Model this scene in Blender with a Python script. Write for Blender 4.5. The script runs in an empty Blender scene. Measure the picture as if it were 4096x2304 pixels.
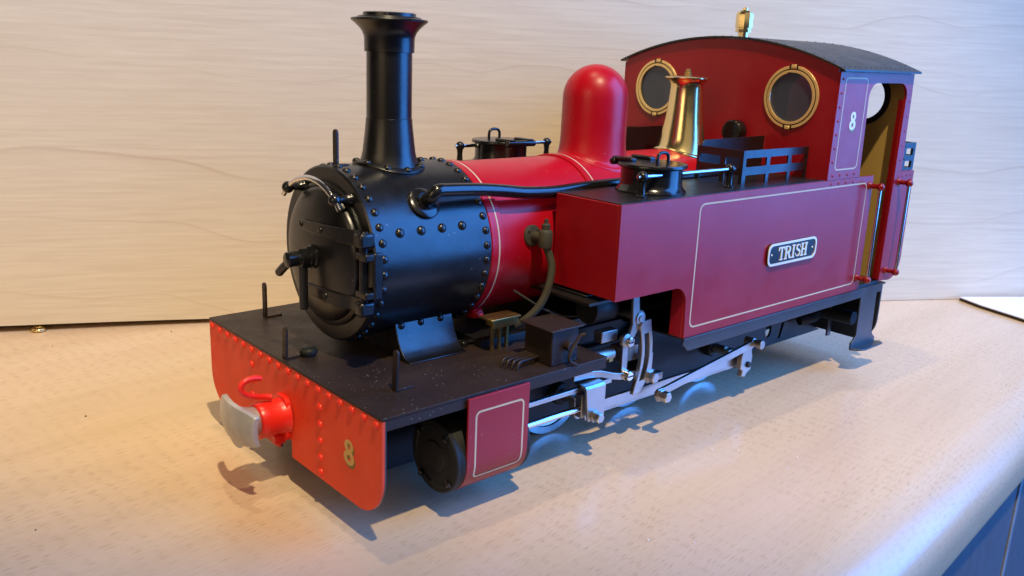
import bpy, bmesh, math, random
from mathutils import Vector, Matrix, Quaternion
random.seed(7)
sc = bpy.context.scene
col = sc.collection
MM = 0.001
TZ = -42.0            # table top in model millimetres (0 = top of the running plate)
X0 = 140.0
def W(p):             # model millimetres -> metres, origin on the table under the locomotive
    return Vector(((p[0]-X0)*MM, p[1]*MM, (p[2]-TZ)*MM))

# ------------------------------------------------------------------ camera
cam = bpy.data.cameras.new("camera"); cam_o = bpy.data.objects.new("camera", cam); col.objects.link(cam_o)
cam.sensor_width = 36; cam.lens = 31.04; cam.clip_start = 0.01; cam.clip_end = 50
R_ = Vector((0.751712, -0.658249, 0.040474)); U_ = Vector((0.140795, 0.220137, 0.965255)); F_ = Vector((0.644287, 0.719895, -0.258158))
m = Matrix((R_, U_, -F_)).transposed().to_4x4(); m.translation = W((-122.786, -244.64, 97.705))
cam_o.matrix_world = m
cam.dof.use_dof = True; cam.dof.focus_distance = 0.345; cam.dof.aperture_fstop = 30.0
sc.camera = cam_o

# ------------------------------------------------------------------ world + lights
world = bpy.data.worlds.new("World"); sc.world = world; world.use_nodes = True
bg = world.node_tree.nodes["Background"]
bg.inputs[0].default_value = (0.60, 0.55, 0.55, 1); bg.inputs[1].default_value = 0.05

def look(o, target):
    d = (W(target) - o.location).normalized()
    o.rotation_euler = d.to_track_quat('-Z', 'Y').to_euler()
def area(name, loc, target, sx, sy, power, color, shape='RECTANGLE'):
    l = bpy.data.lights.new(name, 'AREA'); l.shape = shape; l.size = sx; l.size_y = sy; l.energy = power; l.color = color
    o = bpy.data.objects.new(name, l); col.objects.link(o); o.location = W(loc); look(o, target); return o
def spot(name, loc, target, power, color, radius, angle, blend):
    l = bpy.data.lights.new(name, 'SPOT'); l.energy = power; l.color = color; l.shadow_soft_size = radius
    l.spot_size = math.radians(angle); l.spot_blend = blend
    o = bpy.data.objects.new(name, l); col.objects.link(o); o.location = W(loc); look(o, target); return o
WARM = (1.0, 0.83, 0.53)
lamp_a = spot("ceiling_lamp", (-230, -780, 1660), (160, 165, -42), 138, WARM, 0.022, 17.6, 0.62)
# beam shaped oval, far left to near right, to imitate the camera holder's shadow
_d = (W((160, 165, -42)) - lamp_a.location).normalized(); _t = Vector((0.65, -0.76, 0)); _x = (_t - _d*_t.dot(_d)).normalized()
_m = Matrix((_x, (-_d).cross(_x), -_d)).transposed().to_4x4(); _m.translation = lamp_a.location
lamp_a.matrix_world = _m @ Matrix.Diagonal((1.9, 1.0, 1.0, 1.0))
spot("ceiling_lamp", (20, 60, 1100), (150, 20, -42), 10, WARM, 0.015, 70, 0.6)
area("front_fill", (-560, -190, 270), (0, 0, 0), 0.35, 0.35, 0.95, (1.0, 0.72, 0.44))  # added fill light to brighten the buffer beam and tank front
area("fill_behind_camera", (-350, -1300, 900), (40, 90, 60), 1.2, 1.2, 1.6, (1.0, 0.82, 0.52))  # broad fill added to brighten the board, stands in for room bounce
area("window", (785, -710, 415), (110, -60, 60), 0.80, 1.16, 31, (0.06, 0.30, 1.0))

sc.view_settings.view_transform = 'Standard'; sc.view_settings.look = 'None'
sc.view_settings.exposure = 0.0; sc.view_settings.gamma = 1.0
sc.cycles.use_denoising = True
sc.cycles.max_bounces = 8

# ------------------------------------------------------------------ materials
MATS = {}
def nodes_of(name):
    mt = bpy.data.materials.new(name); mt.use_nodes = True
    nt = mt.node_tree; return mt, nt, nt.nodes["Principled BSDF"]
def L(nt, a, b): nt.links.new(a, b)
def N(nt, t, **k):
    n = nt.nodes.new(t)
    for a, v in k.items(): setattr(n, a, v)
    return n
def ramp(nt, fac, stops):
    r = N(nt, 'ShaderNodeValToRGB'); e = r.color_ramp.elements
    while len(e) < len(stops): e.new(0.5)
    for i, (p_, c) in enumerate(stops): e[i].position = p_; e[i].color = c if len(c) == 4 else (*c, 1)
    L(nt, fac, r.inputs[0]); return r
def mapping(nt, scale, rot=(0, 0, 0), coord='Object'):
    tc = N(nt, 'ShaderNodeTexCoord'); mp = N(nt, 'ShaderNodeMapping')
    mp.inputs['Scale'].default_value = scale; mp.inputs['Rotation'].default_value = rot
    L(nt, tc.outputs[coord], mp.inputs['Vector']); return mp
def noise(nt, vec, scale, detail=3, rough=0.55, dist=0.0):
    n = N(nt, 'ShaderNodeTexNoise'); n.inputs['Scale'].default_value = scale; n.inputs['Detail'].default_value = detail
    n.inputs['Roughness'].default_value = rough; n.inputs['Distortion'].default_value = dist
    L(nt, vec, n.inputs['Vector']); return n
def mixc(nt, fac, a, b, mode='MIX'):
    mx = N(nt, 'ShaderNodeMix', data_type='RGBA', blend_type=mode)
    for s, v in ((0, fac), (6, a), (7, b)):
        if hasattr(v, 'is_linked') or hasattr(v, 'links'): L(nt, v, mx.inputs[s])
        else: mx.inputs[s].default_value = v if s == 0 else (*v, 1)
    return mx.outputs[2]

def paint(name, colr, rough=0.38, spec=0.5, bump=0.05, bscale=900, var=0.12, dust=0.0, metal=0.0, dustcol=(0.45, 0.40, 0.36), coat=0.0, dscale=420):
    mt, nt, b = nodes_of(name)
    mp = mapping(nt, (1, 1, 1))
    n1 = noise(nt, mp.outputs[0], 55, 4)
    dk = tuple(c*(1-var) for c in colr); lt = tuple(min(1, c*(1+var)) for c in colr)
    c = ramp(nt, n1.outputs[0], [(0.3, dk), (0.7, lt)]).outputs[0]
    if dust > 0:
        v = N(nt, 'ShaderNodeTexVoronoi'); v.inputs['Scale'].default_value = dscale; L(nt, mp.outputs[0], v.inputs['Vector'])
        big = noise(nt, mp.outputs[0], 90, 3, 0.6)
        thr = N(nt, 'ShaderNodeMath', operation='MULTIPLY'); L(nt, big.outputs[0], thr.inputs[0]); thr.inputs[1].default_value = 0.34*dust
        lt_ = N(nt, 'ShaderNodeMath', operation='LESS_THAN'); L(nt, v.outputs['Distance'], lt_.inputs[0]); L(nt, thr.outputs[0], lt_.inputs[1])
        sep = N(nt, 'ShaderNodeSeparateColor'); L(nt, v.outputs['Color'], sep.inputs[0])
        g = N(nt, 'ShaderNodeMath', operation='GREATER_THAN'); L(nt, sep.outputs[0], g.inputs[0]); g.inputs[1].default_value = 0.62
        mu = N(nt, 'ShaderNodeMath', operation='MULTIPLY'); L(nt, lt_.outputs[0], mu.inputs[0]); L(nt, g.outputs[0], mu.inputs[1])
        c = mixc(nt, mu.outputs[0], c, dustcol)
    L(nt, c, b.inputs['Base Color'])
    b.inputs['Metallic'].default_value = metal
    b.inputs['Specular IOR Level'].default_value = spec
    rr = ramp(nt, noise(nt, mp.outputs[0], 130, 4).outputs[0], [(0.25, (rough*0.85,)*3), (0.75, (min(1, rough*1.18),)*3)])
    L(nt, rr.outputs[0], b.inputs['Roughness'])
    if bump:
        bp = N(nt, 'ShaderNodeBump'); bp.inputs['Strength'].default_value = bump; bp.inputs['Distance'].default_value = 0.0004
        L(nt, noise(nt, mp.outputs[0], bscale, 3).outputs[0], bp.inputs['Height']); L(nt, bp.outputs[0], b.inputs['Normal'])
    if coat: b.inputs['Coat Weight'].default_value = coat; b.inputs['Coat Roughness'].default_value = 0.55
    MATS[name] = mt; return mt

MAROON = paint('maroon_paint', (0.29, 0.002, 0.008), 0.37, 0.6, 0.04, 1500, 0.06, dust=0.28)
BRED = paint('boiler_red_paint', (0.43, 0.003, 0.014), 0.33, 0.32, 0.05, 1500, 0.05, dust=0.28)
ORANGE = paint('buffer_beam_red_paint', (0.80, 0.060, 0.016), 0.5, 0.4, 0.06, 1300, 0.08)
RIVR = paint('rivet_red_paint', (0.82, 0.035, 0.014), 0.28, 0.5, 0.0)
CRED = paint('coupling_red_paint', (0.82, 0.022, 0.012), 0.33, 0.5, 0.12, 500, 0.06)
DKRED = paint('knob_red_paint', (0.24, 0.004, 0.006), 0.25, 0.5, 0.0)
BLACK = paint('satin_black_paint', (0.008, 0.008, 0.009), 0.36, 0.7, 0.06, 1300, 0.15, dust=0.16)
CAST = paint('cast_black_paint', (0.005, 0.0047, 0.0047), 0.31, 0.58, 0.06, 1100, 0.2, dust=0.30)
GLOSS = paint('gloss_black_paint', (0.008, 0.008, 0.009), 0.20, 0.5, 0.08, 500, 0.15)
FOOT = paint('running_plate_black', (0.024, 0.015, 0.013), 0.46, 0.3, 0.05, 1400, 0.2, dust=0.60, dustcol=(0.30, 0.26, 0.24), dscale=800)
ROOFM = paint('roof_black', (0.012, 0.012, 0.013), 0.40, 0.65, 0.02, 1500, 0.15)
VALM = paint('underframe_black', (0.012, 0.012, 0.013), 0.34, 0.9, 0.04, 1200, 0.15)
FRAMEM = paint('frame_black', (0.006, 0.006, 0.007), 0.34, 0.22, 0.1, 300, 0.2)
RUBBER = paint('dull_black', (0.012, 0.013, 0.013), 0.55, 0.3, 0.2, 1500, 0.2)
BRASS = paint('polished_brass', (0.90, 0.72, 0.36), 0.20, 0.5, 0.02, 700, 0.06, metal=1.0)
BRASSD = paint('tarnished_brass', (0.42, 0.28, 0.10), 0.42, 0.5, 0.1, 900, 0.2, metal=1.0, dust=0.4, dustcol=(0.3, 0.24, 0.14))
BRASSF = paint('window_brass', (0.90, 0.66, 0.29), 0.30, 0.5, 0.02, 800, 0.08, metal=0.45)
STEEL = paint('motion_steel', (0.42, 0.40, 0.38), 0.33, 0.5, 0.03, 900, 0.12, metal=1.0)
STEELD = paint('worn_steel', (0.42, 0.38, 0.34), 0.42, 0.5, 0.08, 700, 0.25, metal=1.0)
CHROME = paint('bright_steel', (0.72, 0.72, 0.74), 0.16, 0.5, 0.0, 800, 0.05, metal=1.0)
ALU = paint('dull_alloy', (0.50, 0.49, 0.48), 0.42, 0.6, 0.10, 260, 0.3, metal=0.55)
OLIVE = paint('dull_bronze', (0.052, 0.047, 0.034), 0.62, 0.3, 0.3, 600, 0.25)
YELLOW = paint('cab_cream_paint', (0.52, 0.33, 0.085), 0.6, 0.3, 0.02, 800, 0.04)
LINE = paint('cream_lining', (0.60, 0.45, 0.27), 0.5, 0.4, 0.0, 800, 0.08)
GOLDT = paint('gold_transfer', (0.62, 0.40, 0.14), 0.35, 0.5, 0.0, 800, 0.05, metal=0.35)
CREAMT = paint('cream_transfer', (0.80, 0.72, 0.48), 0.4, 0.5, 0.0, 800, 0.05)
GREENT = paint('shadow_transfer', (0.20, 0.13, 0.02), 0.4, 0.5, 0.0, 800, 0.05)
PLATEB = paint('nameplate_black', (0.012, 0.012, 0.012), 0.35)
LETTER = paint('nameplate_brass', (0.86, 0.76, 0.56), 0.35, 0.5, 0.0, 800, 0.08, metal=0.25)
CARD = paint('pale_card', (0.78, 0.74, 0.80), 0.5, 0.4, 0.02, 300, 0.04)
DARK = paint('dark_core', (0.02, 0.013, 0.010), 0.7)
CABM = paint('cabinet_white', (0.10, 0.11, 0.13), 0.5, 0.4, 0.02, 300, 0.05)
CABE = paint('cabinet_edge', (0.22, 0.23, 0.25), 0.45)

def glass_mat():
    mt, nt, b = nodes_of('window_glass')
    tr = N(nt, 'ShaderNodeBsdfTransparent'); tr.inputs[0].default_value = (0.80, 0.83, 0.85, 1)
    gl = N(nt, 'ShaderNodeBsdfGlossy'); gl.inputs['Roughness'].default_value = 0.03
    fr = N(nt, 'ShaderNodeFresnel'); fr.inputs[0].default_value = 1.6
    mx = N(nt, 'ShaderNodeMixShader'); L(nt, fr.outputs[0], mx.inputs[0]); L(nt, tr.outputs[0], mx.inputs[1]); L(nt, gl.outputs[0], mx.inputs[2])
    df = N(nt, 'ShaderNodeBsdfDiffuse'); df.inputs[0].default_value = (0.36, 0.46, 0.70, 1)  # bluish diffuse colour stands in for reflections in the panes
    m2 = N(nt, 'ShaderNodeMixShader'); m2.inputs[0].default_value = 0.10; L(nt, mx.outputs[0], m2.inputs[1]); L(nt, df.outputs[0], m2.inputs[2])
    L(nt, m2.outputs[0], nt.nodes['Material Output'].inputs[0]); return mt
GLASS = glass_mat()

EDGE_ANG = math.atan2(17.8, 175.7)     # direction of the worktop's front edge and of its grain
def table_mat():
    mt, nt, b = nodes_of('beech_laminate')
    mp0 = mapping(nt, (1, 1, 1), (0, 0, -EDGE_ANG))
    sx = N(nt, 'ShaderNodeSeparateXYZ'); L(nt, mp0.outputs[0], sx.inputs[0])
    ad = N(nt, 'ShaderNodeMath', operation='ADD'); L(nt, sx.outputs[1], ad.inputs[0]); L(nt, sx.outputs[2], ad.inputs[1])
    mp = N(nt, 'ShaderNodeCombineXYZ'); L(nt, sx.outputs[0], mp.inputs[0]); L(nt, ad.outputs[0], mp.inputs[1])
    def stretched(sx, sy):
        q = N(nt, 'ShaderNodeMapping'); q.inputs['Scale'].default_value = (sx, sy, sy); L(nt, mp.outputs[0], q.inputs['Vector']); return q.outputs[0]
    bands = noise(nt, stretched(2.2, 26), 1.0, 4, 0.6, 0.3)
    base = ramp(nt, bands.outputs[0], [(0.30, (0.58, 0.420, 0.270)), (0.5, (0.64, 0.475, 0.315)), (0.70, (0.68, 0.515, 0.350))]).outputs[0]
    fib = noise(nt, stretched(30, 900), 1.0, 3, 0.6)
    base = mixc(nt, ramp(nt, fib.outputs[0], [(0.35, (0.16,)*3), (0.62, (0,)*3)]).outputs[0], base, (0.48, 0.33, 0.20))
    # pore dashes along the grain
    jit = noise(nt, mp.outputs[0], 60, 2)
    off = N(nt, 'ShaderNodeVectorMath', operation='ADD'); L(nt, stretched(170, 2000), off.inputs[0])
    sc_ = N(nt, 'ShaderNodeVectorMath', operation='SCALE'); L(nt, jit.outputs['Color'], sc_.inputs[0]); sc_.inputs['Scale'].default_value = 1.6
    L(nt, sc_.outputs[0], off.inputs[1])
    v = N(nt, 'ShaderNodeTexVoronoi'); v.inputs['Scale'].default_value = 1.0; v.voronoi_dimensions = '2D'; L(nt, off.outputs[0], v.inputs['Vector'])
    dm = ramp(nt, v.outputs['Distance'], [(0.12, (1,)*3), (0.32, (0,)*3)])
    sep = N(nt, 'ShaderNodeSeparateColor'); L(nt, v.outputs['Color'], sep.inputs[0])
    dens = noise(nt, stretched(8, 14), 1.0, 2)
    k = N(nt, 'ShaderNodeMath', operation='MULTIPLY'); L(nt, sep.outputs[0], k.inputs[0]); L(nt, dens.outputs[0], k.inputs[1])
    ks = ramp(nt, k.outputs[0], [(0.18, (0,)*3), (0.50, (0.60,)*3)])
    mu = N(nt, 'ShaderNodeMath', operation='MULTIPLY'); L(nt, dm.outputs[0], mu.inputs[0]); L(nt, ks.outputs[0], mu.inputs[1])
    base = mixc(nt, mu.outputs[0], base, (0.30, 0.18, 0.095))
    L(nt, base, b.inputs['Base Color'])
    rr = ramp(nt, noise(nt, mp.outputs[0], 40, 4).outputs[0], [(0.3, (0.20,)*3), (0.7, (0.27,)*3)]); L(nt, rr.outputs[0], b.inputs['Roughness'])
    b.inputs['Specular IOR Level'].default_value = 0.55
    bp = N(nt, 'ShaderNodeBump'); bp.inputs['Strength'].default_value = 0.15; bp.inputs['Distance'].default_value = 0.0002; bp.invert = True
    L(nt, mu.outputs[0], bp.inputs['Height']); L(nt, bp.outputs[0], b.inputs['Normal'])
    return mt
TABLE = table_mat()

def ply_mat():
    mt, nt, b = nodes_of('birch_plywood')
    mp = mapping(nt, (1, 1, 1), coord='UV')            # u along the board, v up, metres
    sep = N(nt, 'ShaderNodeSeparateXYZ'); L(nt, mp.outputs[0], sep.inputs[0])
    def st(sx, sy):
        q = N(nt, 'ShaderNodeMapping'); q.inputs['Scale'].default_value = (sx, sy, 1); L(nt, mp.outputs[0], q.inputs['Vector']); return q.outputs[0]
    warp = noise(nt, st(6.5, 3.4), 1.0, 2, 0.5, 0.2)
    wv = N(nt, 'ShaderNodeMath', operation='MULTIPLY_ADD'); L(nt, warp.outputs[0], wv.inputs[0]); wv.inputs[1].default_value = 0.075; L(nt, sep.outputs[1], wv.inputs[2])
    cmb = N(nt, 'ShaderNodeCombineXYZ'); L(nt, wv.outputs[0], cmb.inputs[1])
    jit = noise(nt, cmb.outputs[0], 14, 2, 0.5)
    j2 = N(nt, 'ShaderNodeMath', operation='MULTIPLY'); L(nt, jit.outputs[0], j2.inputs[0]); j2.inputs[1].default_value = 3.2
    ph = N(nt, 'ShaderNodeMath', operation='MULTIPLY_ADD'); L(nt, wv.outputs[0], ph.inputs[0]); ph.inputs[1].default_value = 27.0; L(nt, j2.outputs[0], ph.inputs[2])
    fr = N(nt, 'ShaderNodeMath', operation='FRACT'); L(nt, ph.outputs[0], fr.inputs[0])
    r1 = ramp(nt, fr.outputs[0], [(0.86, (0,)*3), (0.945, (0.22,)*3), (0.975, (1,)*3), (0.995, (0,)*3)])
    thick = ramp(nt, noise(nt, st(6, 9), 1.0, 2).outputs[0], [(0.35, (0.18,)*3), (0.65, (0.85,)*3)])
    mu = N(nt, 'ShaderNodeMath', operation='MULTIPLY'); L(nt, r1.outputs[0], mu.inputs[0]); L(nt, thick.outputs[0], mu.inputs[1])
    cloud = noise(nt, st(5, 16), 1.0, 4, 0.6, 0.6)
    base = ramp(nt, cloud.outputs[0], [(0.28, (0.715, 0.61, 0.42)), (0.5, (0.74, 0.635, 0.445)), (0.74, (0.77, 0.665, 0.475))]).outputs[0]
    base = mixc(nt, mu.outputs[0], base, (0.56, 0.42, 0.27))
    fib = noise(nt, st(22, 480), 1.0, 5, 0.7)
    base = mixc(nt, ramp(nt, fib.outputs[0], [(0.30, (0.70,)*3), (0.66, (0,)*3)]).outputs[0], base, (0.60, 0.48, 0.33))
    L(nt, base, b.inputs['Base Color']); b.inputs['Roughness'].default_value = 0.62; b.inputs['Specular IOR Level'].default_value = 0.3
    bp = N(nt, 'ShaderNodeBump'); bp.inputs['Strength'].default_value = 0.2; bp.inputs['Distance'].default_value = 0.0002
    L(nt, fib.outputs[0], bp.inputs['Height']); L(nt, bp.outputs[0], b.inputs['Normal'])
    return mt
PLY = ply_mat()

# ------------------------------------------------------------------ mesh helpers (all in model millimetres)
def finish(me, mat, ang=35):
    me.materials.clear(); me.materials.append(mat)
    me.validate()
    if ang:
        for p_ in me.polygons: p_.use_smooth = True
        me.set_sharp_from_angle(angle=math.radians(ang))
def link(name, me, parent=None, bevel=0.0, seg=2):
    o = bpy.data.objects.new(name, me); col.objects.link(o)
    if parent is not None: o.parent = parent
    if bevel:
        b = o.modifiers.new('bevel', 'BEVEL'); b.width = bevel*MM; b.segments = seg; b.limit_method = 'ANGLE'; b.angle_limit = math.radians(40)
        b.harden_normals = False
    return o
class G:
    """collects shapes that belong to ONE part"""
    def __init__(s): s.v = []; s.f = []
    def add(s, vs, fs):
        o = len(s.v); s.v += [tuple(q) for q in vs]; s.f += [tuple(i+o for i in f) for f in fs]; return s
    def box(s, x0, x1, y0, y1, z0, z1):
        return s.add([(x, y, z) for x in (x0, x1) for y in (y0, y1) for z in (z0, z1)],
                     [(0, 1, 3, 2), (4, 6, 7, 5), (0, 4, 5, 1), (2, 3, 7, 6), (0, 2, 6, 4), (1, 5, 7, 3)])
    def hexa(s, p8): return s.add(p8, [(0, 1, 2, 3), (7, 6, 5, 4), (0, 4, 5, 1), (1, 5, 6, 2), (2, 6, 7, 3), (3, 7, 4, 0)])
    def lathe(s, prof, c=(0, 0, 0), axis=(0, 0, 1), n=48, cap0=True, cap1=True):
        ax = Vector(axis).normalized(); q = Vector((0, 0, 1)).rotation_difference(ax); c = Vector(c)
        vs = []; fs = []
        for r, h in prof:
            for i in range(n):
                a = 2*math.pi*i/n
                vs.append(c + q @ Vector((r*math.cos(a), r*math.sin(a), h)))
        for k in range(len(prof)-1):
            for i in range(n):
                j = (i+1) % n; fs.append((k*n+i, k*n+j, (k+1)*n+j, (k+1)*n+i))
        if cap0: fs.append(tuple(range(n))[::-1])
        if cap1: fs.append(tuple(range((len(prof)-1)*n, len(prof)*n)))
        return s.add(vs, fs)
    def cyl(s, a, b, r, n=24, r2=None):
        a = Vector(a); b = Vector(b); d = b-a
        return s.lathe([(r, 0), (r if r2 is None else r2, d.length)], a, d, n)
    def ball(s, c, r, n=20):
        return s.lathe([(max(1e-3, r*math.sin(t*math.pi/12)), -r*math.cos(t*math.pi/12)) for t in range(13)], c, (0, 0, 1), n)
    def tube(s, pts, r, n=16, sub=6):
        P = [Vector(p_) for p_ in pts]
        if sub > 1 and len(P) > 2:
            Q = []
            for i in range(len(P)-1):
                p0 = P[max(i-1, 0)]; p1 = P[i]; p2 = P[i+1]; p3 = P[min(i+2, len(P)-1)]
                for k in range(sub):
                    t = k/sub
                    Q.append(0.5*((2*p1)+(p2-p0)*t+(2*p0-5*p1+4*p2-p3)*t*t+(3*p1-p0-3*p2+p3)*t**3))
            Q.append(P[-1]); P = Q
        vs = []; fs = []; up = None
        for i, p_ in enumerate(P):
            t = (P[min(i+1, len(P)-1)]-P[max(i-1, 0)]).normalized()
            if up is None: up = t.orthogonal().normalized()
            up = (up - t*up.dot(t)).normalized(); sd = t.cross(up)
            for k in range(n):
                a = 2*math.pi*k/n; vs.append(p_ + (up*math.cos(a)+sd*math.sin(a))*r)
        for i in range(len(P)-1):
            for k in range(n):
                j = (k+1) % n; fs.append((i*n+k, i*n+j, (i+1)*n+j, (i+1)*n+k))
        fs.append(tuple(range(n))[::-1]); fs.append(tuple(range((len(P)-1)*n, len(P)*n)))
        return s.add(vs, fs)
    def loft(s, sections, closed=True, caps=True):
        n = len(sections[0]); vs = [q for sec in sections for q in sec]; fs = []
        for i in range(len(sections)-1):
            for k in range(n if closed else n-1):
                j = (k+1) % n; fs.append((i*n+k, i*n+j, (i+1)*n+j, (i+1)*n+k))
        if caps and closed: fs.append(tuple(range(n))[::-1]); fs.append(tuple(range((len(sections)-1)*n, len(sections)*n)))
        return s.add(vs, fs)
    def mesh(s, name, mat, ang=35, local=None):
        me = bpy.data.meshes.new(name)
        if local is None: vs = [W(q) for q in s.v]
        else: vs = [Vector(q)*MM for q in s.v]
        me.from_pydata(vs, [], s.f); me.update()
        bm = bmesh.new(); bm.from_mesh(me); bmesh.ops.recalc_face_normals(bm, faces=bm.faces); bm.to_mesh(me); bm.free()
        finish(me, mat, ang); return me
    def build(s, name, mat, parent=None, bevel=0.0, ang=35): return link(name, s.mesh(name, mat, ang), parent, bevel)

def arc(cx, cy, r, a0, a1, n=8, ry=None):
    ry = r if ry is None else ry
    return [(cx+r*math.cos(math.radians(a0+(a1-a0)*i/n)), cy+ry*math.sin(math.radians(a0+(a1-a0)*i/n))) for i in range(n+1)]
def circle(cx, cy, r, n=40, ry=None): return arc(cx, cy, r, 0, 360*(n-1)/n, n-1, ry)
def rrect(x0, x1, y0, y1, r, n=5):
    return arc(x1-r, y1-r, r, 0, 90, n)+arc(x0+r, y1-r, r, 90, 180, n)+arc(x0+r, y0+r, r, 180, 270, n)+arc(x1-r, y0+r, r, 270, 360, n)
def plate_mesh(name, loops, thick, fmap, mat, ang=35):
    """flat plate: first loops outline, inner loops become holes; fmap(u, v, w) -> mm point, w in 0..thick"""
    cu = bpy.data.curves.new('tmp', 'CURVE'); cu.dimensions = '2D'; cu.fill_mode = 'BOTH'; cu.extrude = thick/2
    for lp in loops:
        sp = cu.splines.new('POLY'); sp.points.add(len(lp)-1); sp.use_cyclic_u = True
        for i, q in enumerate(lp): sp.points[i].co = (q[0], q[1], 0, 1)
    o = bpy.data.objects.new('tmp', cu); col.objects.link(o)
    dg = bpy.context.evaluated_depsgraph_get(); me = bpy.data.meshes.new_from_object(o.evaluated_get(dg))
    bpy.data.objects.remove(o); bpy.data.curves.remove(cu)
    me.name = name
    for v in me.vertices: v.co = W(fmap(v.co.x, v.co.y, v.co.z+thick/2))
    bm = bmesh.new(); bm.from_mesh(me); bmesh.ops.remove_doubles(bm, verts=bm.verts, dist=1e-6)
    bmesh.ops.recalc_face_normals(bm, faces=bm.faces); bm.to_mesh(me); bm.free()
    finish(me, mat, ang); return me
def plate(name, loops, thick, fmap, mat, parent=None, bevel=0.0): return link(name, plate_mesh(name, loops, thick, fmap, mat), parent, bevel)
def ribbon(name, pts, width, fmap, mat, parent, closed=True):
    """flat painted line along a 2D polyline"""
    n = len(pts); vs = []; fs = []
    for i in range(n):
        a = Vector(pts[(i-1) % n] if closed or i else pts[i]); b = Vector(pts[i]); c = Vector(pts[(i+1) % n] if closed or i < n-1 else pts[i])
        d1 = (b-a); d2 = (c-b)
        if d1.length < 1e-9: d1 = d2
        if d2.length < 1e-9: d2 = d1
        t = (d1.normalized()+d2.normalized()).normalized(); nr = Vector((-t.y, t.x))
        k = 1/max(0.5, nr.dot(Vector((-d1.y, d1.x)).normalized()))
        vs.append(fmap(*(b+nr*width/2*k), 0)); vs.append(fmap(*(b-nr*width/2*k), 0))
    for i in range(n if closed else n-1):
        j = (i+1) % n; fs.append((2*i, 2*i+1, 2*j+1, 2*j))
    g = G(); g.add(vs, fs); return g.build(name, mat, parent, ang=0)
def tag(o, label=None, cat=None, group=None, kind=None):
    if label: o['label'] = label
    if cat: o['category'] = cat
    if group: o['group'] = group
    if kind: o['kind'] = kind
    return o
def empty(name, loc=(140, 0, TZ)):
    o = bpy.data.objects.new(name, None); col.objects.link(o); o.location = W(loc); o.empty_display_size = 0.02; return o
_riv = {}
def rivet(parent, pos, nrm, r, mat, name='rivet', h=0.64):
    key = (round(r, 3), mat.name, h)
    if key not in _riv:
        g = G(); g.lathe([(r, -0.3*r), (r, 0.0), (r*0.93, h*r*0.38), (r*0.75, h*r*0.68), (r*0.45, h*r*0.92), (0.02, h*r)], n=12, cap0=False, cap1=False)
        _riv[key] = g.mesh('rivet', mat, 60, local=True)
    o = bpy.data.objects.new(name, _riv[key]); col.objects.link(o); o.parent = parent
    o.location = W(pos); o.rotation_mode = 'QUATERNION'; o.rotation_quaternion = Vector((0, 0, 1)).rotation_difference(Vector(nrm).normalized())
    return o
XZ = lambda y, sgn=1: (lambda u, v, w: (u, y+sgn*w, v))      # plate standing along the locomotive
YZ = lambda x, sgn=1: (lambda u, v, w: (x+sgn*w, u, v))      # plate standing across the locomotive
XY = lambda z: (lambda u, v, w: (u, v, z+w))

# ------------------------------------------------------------------ worktop, cabinet, plywood box
ca, sa = math.cos(EDGE_ANG), math.sin(EDGE_ANG)
def edge_pt(s_, t_, z):     # s along the front edge, t inward from the front face
    return (101 + s_*ca - t_*sa, -152.5 + s_*sa + t_*ca, z)
prof = [(900, -42), (19, -42)]
prof += [(19-19*math.sin(a), -42-19*(1-math.cos(a))) for a in [math.radians(d) for d in range(6, 91, 6)]]
prof += [(0, -68)] + [(7-7*math.cos(a), -68-7*math.sin(a)) for a in [math.radians(d) for d in range(15, 91, 15)]] + [(900, -75)]
g = G(); g.loft([[edge_pt(s_, t_, z) for t_, z in prof] for s_ in (-900, -300, 0, 300, 1200)])
tag(g.build('worktop', TABLE, ang=30), 'beech effect worktop with a thick rounded front edge', None, None, 'structure')
cab_ = empty('cabinet', edge_pt(300, 30, -700)); tag(cab_, 'pale cabinet under the worktop, at the bottom right corner', None, None, 'structure')
def cab_box(name, s0, s1, t0, t1, z0, z1, mat, bev=0.6):
    c0 = W(edge_pt(300, 30, -700))
    g = G(); g.hexa([edge_pt(s0, t0, z0), edge_pt(s1, t0, z0), edge_pt(s1, t1, z0), edge_pt(s0, t1, z0),
                     edge_pt(s0, t0, z1), edge_pt(s1, t0, z1), edge_pt(s1, t1, z1), edge_pt(s0, t1, z1)])
    o = g.build(name, mat, cab_, bev); o.location = -c0; return o
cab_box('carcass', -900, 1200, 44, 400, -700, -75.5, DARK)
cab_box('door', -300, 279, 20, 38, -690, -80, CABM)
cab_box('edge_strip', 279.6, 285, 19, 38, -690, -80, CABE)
cab_box('door', 288, 800, 26, 40, -690, -80, CABM)

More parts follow.
